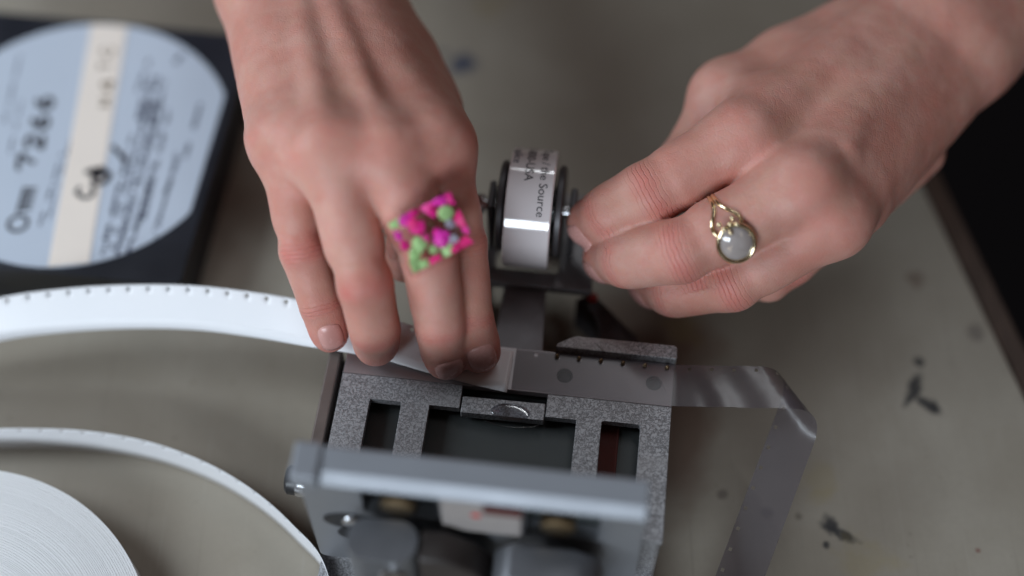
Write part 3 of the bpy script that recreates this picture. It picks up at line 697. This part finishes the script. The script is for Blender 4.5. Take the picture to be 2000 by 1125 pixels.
def build_hand(label, J, side, extra, nails, knuck=1.0, crease_k=1.0):
    """J: dict of joint positions (mm, world). side: +1 or -1 so that the palm normal points to the back of the hand"""
    names = ['index', 'middle', 'ring', 'pinky']; wr = J['wrist']; fa = J['forearm']
    across = nrm(J['pinky'][0] - J['index'][0]); ax = nrm(wr - (J['middle'][0] + J['ring'][0]) / 2)
    dors = nrm(np.cross(across, ax)) * side; lat = nrm(np.cross(ax, dors)); lat = lat if lat @ across > 0 else -lat
    rad = {'index': (10.2, 9.0, 7.9, 6.9), 'middle': (10.4, 9.3, 8.1, 7.0), 'ring': (10.0, 9.0, 7.8, 6.8), 'pinky': (8.9, 7.7, 6.9, 6.1)}
    rad.update(J.get('rad', {}))
    palm = []
    offs = {'index': -15, 'middle': -5.5, 'ring': 5, 'pinky': 14.5}
    for nme in names:
        c = wr + lat * offs[nme] - dors * 1.0; m = J[nme][0]; r = rad[nme][0]
        palm.append(cone(c, m - dors * 1.5, 13.5, r + 1.2, dors, .95))
        palm.append(cone(c - dors * 7, m - dors * 8 + ax * 6, 12, r, dors, .9))
        kn = extra.get('knuckle', {}).get(nme, -1.5); palm.append(cone(m + dors * kn, m + dors * kn, r + .2, r + .2))                      # knuckle
    fd = nrm(fa - wr)
    for o, r0 in ((-11, 18.0), (11, 17.5), (0, 18.5)):
        palm.append(cone(wr + lat * o, fa + lat * o * 1.35, r0, r0 + 7, dors, .92))
    palm += [cone(*q) for q in extra.get('palm', [])]
    th = J['thumb']
    fingers = {}
    frames = {}
    for nme in names:
        q = J[nme]; r = rad[nme]; fr = []
        pr = []
        for i in range(3):
            a, b = q[i], q[i + 1]; d = nrm(b - a); dn = nrm(np.cross(lat, d)); dn = dn if (np.cross(lat, -ax) @ dors) * 1.0 > 0 else -dn
            fr.append((d, dn))
            mid = (a + b) / 2; rm = (r[i] + r[i + 1]) / 2
            pr.append(cone(a, b, r[i] * .97, r[i + 1] * .97, dn, .95))
            pr.append(cone(a + (b - a) * .3, a + (b - a) * .7, rm * 1.0 + .25, rm * 1.0 + .15, dn, .95))
            pr.append(cone(a + (b - a) * .25 - dn * 1.6, a + (b - a) * .75 - dn * 1.6, rm * .97, rm * .95))   # fleshy underside
        for i in (1, 2):                                                                                      # joint knobs
            dn = nrm(fr[i - 1][1] + fr[i][1]); k_ = 1.0 if i == 1 else .6
            L_ = nrm(np.cross(fr[i][0], dn))
            pr.append(cone(q[i] + dn * (.8 * k_) - L_ * 1.0, q[i] + dn * (.8 * k_) + L_ * 1.0, r[i] * .86, r[i] * .86))
        d, dn = fr[2]; pr.append(cone(q[2] + d * 3 - dn * .5, q[3] + d * .6 - dn * .6, r[2] * .93, r[3] * .98, dn, .90))
        fingers[nme] = pr; frames[nme] = fr
    tr = J.get('thumb_r', (12, 10.5, 9.5, 8))
    tp_ = [cone(th[i], th[i + 1], tr[i], tr[i + 1]) for i in range(3)]
    palm.append(cone(th[0], th[1], tr[0] + 2, tr[1])); palm.append(cone(th[1], (J['index'][0] + th[0]) / 2 - dors * 6, 9.5, 12, dors, .8))
    palm.append(cone((th[0] + th[1]) / 2, wr * .45 + J['index'][0] * .55 - dors * extra.get('fill', 3), 13, 13)); palm.append(cone(th[1] + ax * 4, J['index'][0] + ax * 16 - dors * extra.get('fill', 3), 9.5, 11))
    ridges = []
    for nme, amt in extra.get('tendon', {}).items():
        m = J[nme][0]; c = wr + lat * offs[nme] * .6; rr = rad[nme][0]
        a = c + (m - c) * .25 + dors * (12.6 - 1.0); b = m + dors * (rr - .2)
        ridges.append(cone(a + dors * (amt - 2.2), b + dors * (amt - 2.2), 2.2, 2.8))
    for a, b, r0, r1 in extra.get('ridge', []): ridges.append(cone(a + dors * 1.5, b + dors * 1.5, r0, r1))
    allp = palm + tp_ + [p for f in fingers.values() for p in f]
    lo = np.min([np.minimum(p[0], p[1]) - max(p[2], p[3]) for p in allp], 0) - 5; hi = np.max([np.maximum(p[0], p[1]) + max(p[2], p[3]) for p in allp], 0) + 5
    shape = np.ceil((hi - lo) / H).astype(int) + 1
    P_ = grid_eval(palm, extra.get('k', 12.0), lo, shape)
    if ridges: P_ = smin(P_, grid_eval(ridges, 2.0, lo, shape), 5.0)
    tot = None
    for nme in names:
        f = smin(P_, grid_eval(fingers[nme], 3.2, lo, shape), extra.get('web', 6.5)); tot = f if tot is None else smin(tot, f, crease_k)
    tot = smin(tot, smin(P_, grid_eval(tp_, 4.0, lo, shape), 7.0), crease_k)
    for pr, k in extra.get('loose', []): tot = smin(tot, grid_eval([cone(*q) for q in pr], 4, lo, shape), k)
    for a, b, r0, dep in extra.get('groove', []):
        gq = grid_eval([cone(a, b, r0, r0)], 1.0, lo, shape); tot = -smin(-tot, gq + 0, 2.0) if False else np.maximum(tot, -gq)
    V, Q = surface_nets(tot, lo); V = laplace(V, Q, 6)
    # low, slow unevenness of flesh
    nz = np.array([mnoise.noise(Vector(v * .09)) + .5 * mnoise.noise(Vector(v * .21)) for v in V])
    o = mk('hand', V, Q, M['skin'], None, wr * 1.0, smooth=True)
    me = o.data
    Nn = np.zeros(len(V) * 3); me.vertices.foreach_get('normal', Nn); Nn = Nn.reshape(-1, 3)
    V = V + Nn * (nz * .22)[:, None]; me.vertices.foreach_set('co', ((V - wr) * S).ravel()); me.update()
    red = np.zeros(len(V)); wk = np.zeros(len(V)); al = np.zeros(len(V))
    for nme in names:
        q = J[nme]; r = rad[nme]
        for i in (0, 1, 2):
            d, dn = frames[nme][min(i, 2)]; d0, dn0 = frames[nme][max(i - 1, 0)]; d = nrm(d + d0); dn = nrm(dn + dn0)
            w = V - q[i]; s = w @ d; rr = np.linalg.norm(w - np.outer(s, d), axis=1); face = smooth01((Nn @ dn - .05) / .6)
            rng = (6.5, 4.2, 2.4)[i]; m = np.exp(-(s / rng) ** 2) * face * (rr < r[i] + 5)
            red = np.maximum(red, m * (.22, .80, .55)[i])
            if i: m2 = m * (1.0 if i == 1 else .8); al = np.where(m2 > wk, s, al); wk = np.maximum(wk, m2)
        w = V - q[3]; red = np.maximum(red, .85 * np.exp(-(np.linalg.norm(w, axis=1) / 9.5) ** 2))
    for nm_, ar in (('red', red), ('wrinkle', wk), ('along', al)):
        at_ = me.attributes.new(nm_, 'FLOAT', 'POINT'); at_.data.foreach_set('value', ar.astype(np.float32))
    tag(o, label, 'hand', 'hands working the splicer')
    ORIGIN[o.name] = wr
    bvh = BVHTree.FromPolygons([Vector(v) for v in V], Q.tolist())
    for nme, tw in nails.items():
        q = J[nme]; r = rad[nme]; d, dn = frames[nme][2]; L_ = nrm(np.cross(d, dn))
        t = math.radians(tw); dn2 = dn * math.cos(t) + L_ * math.sin(t); L2n = nrm(np.cross(d, dn2))
        hw = r[3] * .76; ln = r[3] * .95; c = q[3] - d * (r[3] * .28); nu, nv = 13, 13; VV = []; ok = True
        for j in range(nv):
            for i in range(nu):
                a = -1 + 2 * i / (nu - 1); b = -1 + 2 * j / (nv - 1)
                # square -> rounded outline
                x = a * math.sqrt(1 - .36 * b * b * (1 if b > 0 else .8)); y = b * math.sqrt(1 - .42 * a * a)
                p = c + L2n * hw * x + d * ln * y; st = Vector(p + dn2 * 18)
                hit, nor, ix, dist = bvh.ray_cast(st, Vector(-dn2), 40)
                if hit is None: h = p + dn2 * r[3] * .5
                else: h = np.array(hit)
                edge = max(abs(a), abs(b)); lift = .42 - .70 * smooth01((edge - .72) / .28) + (.25 if b > .8 else 0)
                VV.append(h + dn2 * lift)
        VV = np.array(VV).reshape(nv, nu, 3)
        for it in range(3): VV[1:-1, 1:-1] = .5 * VV[1:-1, 1:-1] + .125 * (VV[:-2, 1:-1] + VV[2:, 1:-1] + VV[1:-1, :-2] + VV[1:-1, 2:])
        FF = [(j * nu + i, j * nu + i + 1, (j + 1) * nu + i + 1, (j + 1) * nu + i) for j in range(nv - 1) for i in range(nu - 1)]
        mk('fingernail', VV.reshape(-1, 3), FF, M['nail'], o, smooth=True, solid=.35)
    return o, dors, lat, ax, frames

# hand at the left, pressing the leader on to the bed
JA = dict(wrist=at(586, -50, 90), forearm=at(540, -460, 68),
          index=[at(850, 284, 104), at(900, 478, 81), at(914, 622, 67), at(936, 688, 53.5)],
          middle=[at(754, 300, 110), at(838, 500, 93), at(860, 636, 72), at(872, 702, 53.5)],
          ring=[at(640, 290, 111), at(712, 552, 89), at(732, 642, 71), at(736, 678, 53.5)],
          pinky=[at(557, 268, 103), at(590, 488, 82), at(625, 590, 66), at(645, 652, 55)],
          thumb=[at(735, 60, 78), at(822, 215, 74), at(822, 400, 64), at(792, 508, 55)],
          rad={'index': (9.4, 8.0, 7.2, 6.6), 'middle': (9.5, 8.4, 7.3, 6.7), 'ring': (9.3, 8.3, 7.2, 6.5), 'pinky': (8.2, 6.7, 6.0, 5.7)})
handA, dA, latA, axA, frA = build_hand('hand wearing the pink confetti ring, fingertips pressing the white film', JA, -1,
    dict(tendon={'middle': .6, 'ring': .2}, knuckle={'index': 1.8}, fill=9,
         ridge=[(at(852, 288, 106), at(716, 60, 97), 9.0, 6.5)]), {'pinky': 0, 'middle': 0, 'index': 0})
# hand at the right, fingers at the tape roll
JB = dict(wrist=at(1850, 62, 78), forearm=at(2200, -260, 58),
          index=[at(1460, 268, 92), at(1272, 376, 80), at(1188, 420, 72), at(1148, 440, 59)],
          middle=[at(1575, 362, 93), at(1330, 490, 77), at(1222, 508, 66), at(1178, 508, 53)],
          ring=[at(1632, 425, 84), at(1430, 548, 64), at(1315, 566, 54), at(1266, 556, 42)],
          pinky=[at(1668, 392, 74), at(1545, 508, 54), at(1460, 545, 42), at(1400, 540, 40)],
          thumb=[at(1660, 70, 72), at(1415, 190, 72), at(1330, 330, 62), at(1215, 440, 52)],
          rad={'index': (11.2, 10.7, 9.0, 7.0), 'middle': (11.2, 10.5, 8.9, 7.0), 'ring': (10.4, 10.0, 8.6, 6.9), 'pinky': (8.8, 8.2, 7.3, 6.3)})
handB, dB, latB, axB, frB = build_hand('hand wearing the gold ring, fingers pinching beside the tape roll', JB, 1,
    dict(k=7.5, palm=[(at(1690, 355, 70), at(1800, 205, 66), 10, 13)], ridge=[(at(1650, 300, 96), at(1665, 250, 94), 2.2, 1.6)],
         loose=[([(at(1735, 350, 58), at(1612, 455, 56), 9.0, 8.6), (at(1612, 455, 56), at(1500, 545, 50), 9.0, 8.2)], 1.2), ([(at(1795, 298, 58), at(1700, 402, 57), 9.5, 7.0)], 1.5)]), {'index': 0, 'middle': 0, 'ring': 0})
g = G(WORLD); fd = nrm(JB['forearm'] - JB['wrist'])
pts = [JB['wrist'] + fd * t for t in (58, 62, 90, 120)]
g.tube(pts, [37, 38.5, 40, 42], 40); g.out('sleeve', M['sleeve'], handB, smooth=True)

# ------------------------------------------------------------------ rings
def fr_at(J, nme, t, frames):
    q = J[nme]; c = q[0] + (q[1] - q[0]) * t; d, dn = frames[nme][0]; return c, d, dn, nrm(np.cross(d, dn))
c, d, dn, L_ = fr_at(JA, 'middle', .80, frA)
ra = empty('finger_ring', c, 'clear resin ring full of pink and green confetti chips on middle finger', 'ring')
def ringband(name, c, d, dn, L_, r, w, th, mat, parent):
    g = G(WORLD); n = 56; V = []; Fc = []
    for i in range(n):
        a = 2 * math.pi * i / n; e = math.cos(a) * dn + math.sin(a) * L_
        for s, o in ((-w / 2, 0), (w / 2, 0), (w / 2, th), (-w / 2, th)): V.append(tuple(c + d * s + e * (r + o)))
    for i in range(n):
        for k in range(4):
            Fc.append((i * 4 + k, i * 4 + (k + 1) % 4, ((i + 1) % n) * 4 + (k + 1) % 4, ((i + 1) % n) * 4 + k))
    g.add(V, Fc); return g.out(name, mat, parent, bevel=.5)
ringband('band', c, d, dn, L_, 9.9, 7.5, 2.2, M['resin'], ra)
bn = nrm(dn * .95 + nrm(CAM - c) * .35); bx_ = nrm(at(905, 405, 105) - at(785, 465, 105)); bx_ = nrm(bx_ - bn * (bx_ @ bn)); by_ = np.cross(bn, bx_)
bc = c + dn * 12.6 + np.array([2.0, -1.0, 0])
fb = lambda x, y, z: bc + bx_ * x + by_ * y + bn * z
g = G(fb); g.prism(rrect(-12, 12, -10, 10, 2), [], -2.6, 4.4); g.out('resin_block', M['resin'], ra, bevel=.9, segs=3)
chip_cols = [(.97, .015, .33), (.98, .03, .26), (.84, .03, .50), (.98, .07, .40), (.45, .78, .32), (.16, .52, .18), (.42, .42, .52), (.22, .12, .42), (.90, .45, .12), (.62, .50, .85), (.92, .03, .42), (.80, .80, .70)]
chm = [plain('confetti_chip_colour', cc, .45) for cc in chip_cols]
rng = random.Random(11)
cells = [(-9.2 + 3.7 * i + rng.uniform(-1.5, 1.5), -7.4 + 3.7 * j + rng.uniform(-1.5, 1.5)) for i in range(6) for j in range(5)]
for i, (x, y) in enumerate(cells):
    if x < -4 and y < -2: m = chm[4] if rng.random() < .7 else chm[11]
    elif rng.random() < .64: m = chm[rng.choice((0, 1, 2, 3, 10, 2, 0))]
    else: m = chm[rng.choice((4, 5, 6, 4, 11, 4, 6))]
    z = rng.uniform(.4, 2.4); s = rng.uniform(1.5, 3.2); g = G(fb); bm = bmesh.new(); bmesh.ops.create_icosphere(bm, subdivisions=1, radius=1)
    rot = Matrix.Rotation(rng.uniform(0, 6.3), 3, 'Z') @ Matrix.Rotation(rng.uniform(-.5, .5), 3, 'X')
    V = []
    for v in bm.verts:
        q = v.co.copy(); q = Vector((math.copysign(abs(q.x) ** .55, q.x), math.copysign(abs(q.y) ** .55, q.y), math.copysign(abs(q.z) ** .6, q.z) * .55))
        q = rot @ (q * s * rng.uniform(.82, 1.1)); V.append((max(-10.8, min(10.8, x + q.x)), max(-8.8, min(8.8, y + q.y)), max(-2.2, min(3.9, z + q.z))))
    Fc = [tuple(v.index for v in f.verts) for f in bm.faces]; bm.free()
    g.add(V, Fc); g.out('confetti_chip', m, ra)

c, d, dn, L_ = fr_at(JB, 'middle', .635, frB)
rb = empty('finger_ring', c, 'gold ring with split shank and oval grey stone on middle finger', 'ring')
sd = 1.0 if (L_ @ latB) > 0 else -1.0
def ring_pt(a, s, r=11.4): return c + d * s + (math.cos(a) * dn + math.sin(a) * L_ * sd) * r
a0 = math.radians(22)
for sg in (-1, 1):
    pts = []
    for t in np.linspace(0, 2 * math.pi, 73)[:-1]:
        a = a0 + t; dd_ = min(t, 2 * math.pi - t); spread = 4.2 * math.exp(-((dd_ - .55) / .45) ** 2) if dd_ > .0 else 0
        pts.append(tuple(ring_pt(a, sg * (.7 + spread), 11.5)))
    g = G(WORLD); g.tube(pts, .75, 10, True); g.out('shank_wire', M['gold'], rb, smooth=True)
sc_ = ring_pt(a0, 0, 12.0); sn = nrm(math.cos(a0) * dn + math.sin(a0) * L_ * sd); su = nrm(np.cross(sn, d)); sv = np.cross(sn, su)
fs_ = lambda x, y, z: sc_ + su * x + sv * y + sn * z
g = G(fs_)
V = []; Fc = []; n = 40
ringsp = [(1.0, 0.0), (1.0, .6), (.93, 1.2), (.78, 1.8), (.55, 2.3), (.28, 2.6)]
for k, z in ringsp:
    for i in range(n): t = 2 * math.pi * i / n; V.append((6.5 * k * math.cos(t), 5.7 * k * math.sin(t), z))
V.append((0, 0, 2.7))
for j in range(len(ringsp) - 1):
    for i in range(n): Fc.append((j * n + i, j * n + (i + 1) % n, (j + 1) * n + (i + 1) % n, (j + 1) * n + i))
for i in range(n): Fc.append(((len(ringsp) - 1) * n + i, (len(ringsp) - 1) * n + (i + 1) % n, len(V) - 1))
Fc.append(tuple(range(n))[::-1])
g.add(V, Fc); g.out('stone', M['stone'], rb, smooth=True)
g = G(fs_); g.tube([(6.8 * math.cos(t), 6.0 * math.sin(t), .9) for t in np.linspace(0, 2 * math.pi, 49)[:-1]], .8, 10, True); g.out('bezel', M['gold'], rb, smooth=True)
for (x, y, z) in ((-6.8, -1.6, 1.2), (-7.4, .9, 1.0), (-6.4, 2.9, 1.2), (-8.8, -2.3, .5), (-8.7, 2.4, .5), (-5.2, -.2, 2.2)):
    g = G(fs_); g.lathe((x * sd * -1 if False else x, y, z - .9), (0, 0, 1), [(0, .2), (.25, .7), (.9, .95), (1.5, .7), (1.8, .2)], 14); g.out('gold_bead', M['gold'], rb, smooth=True)
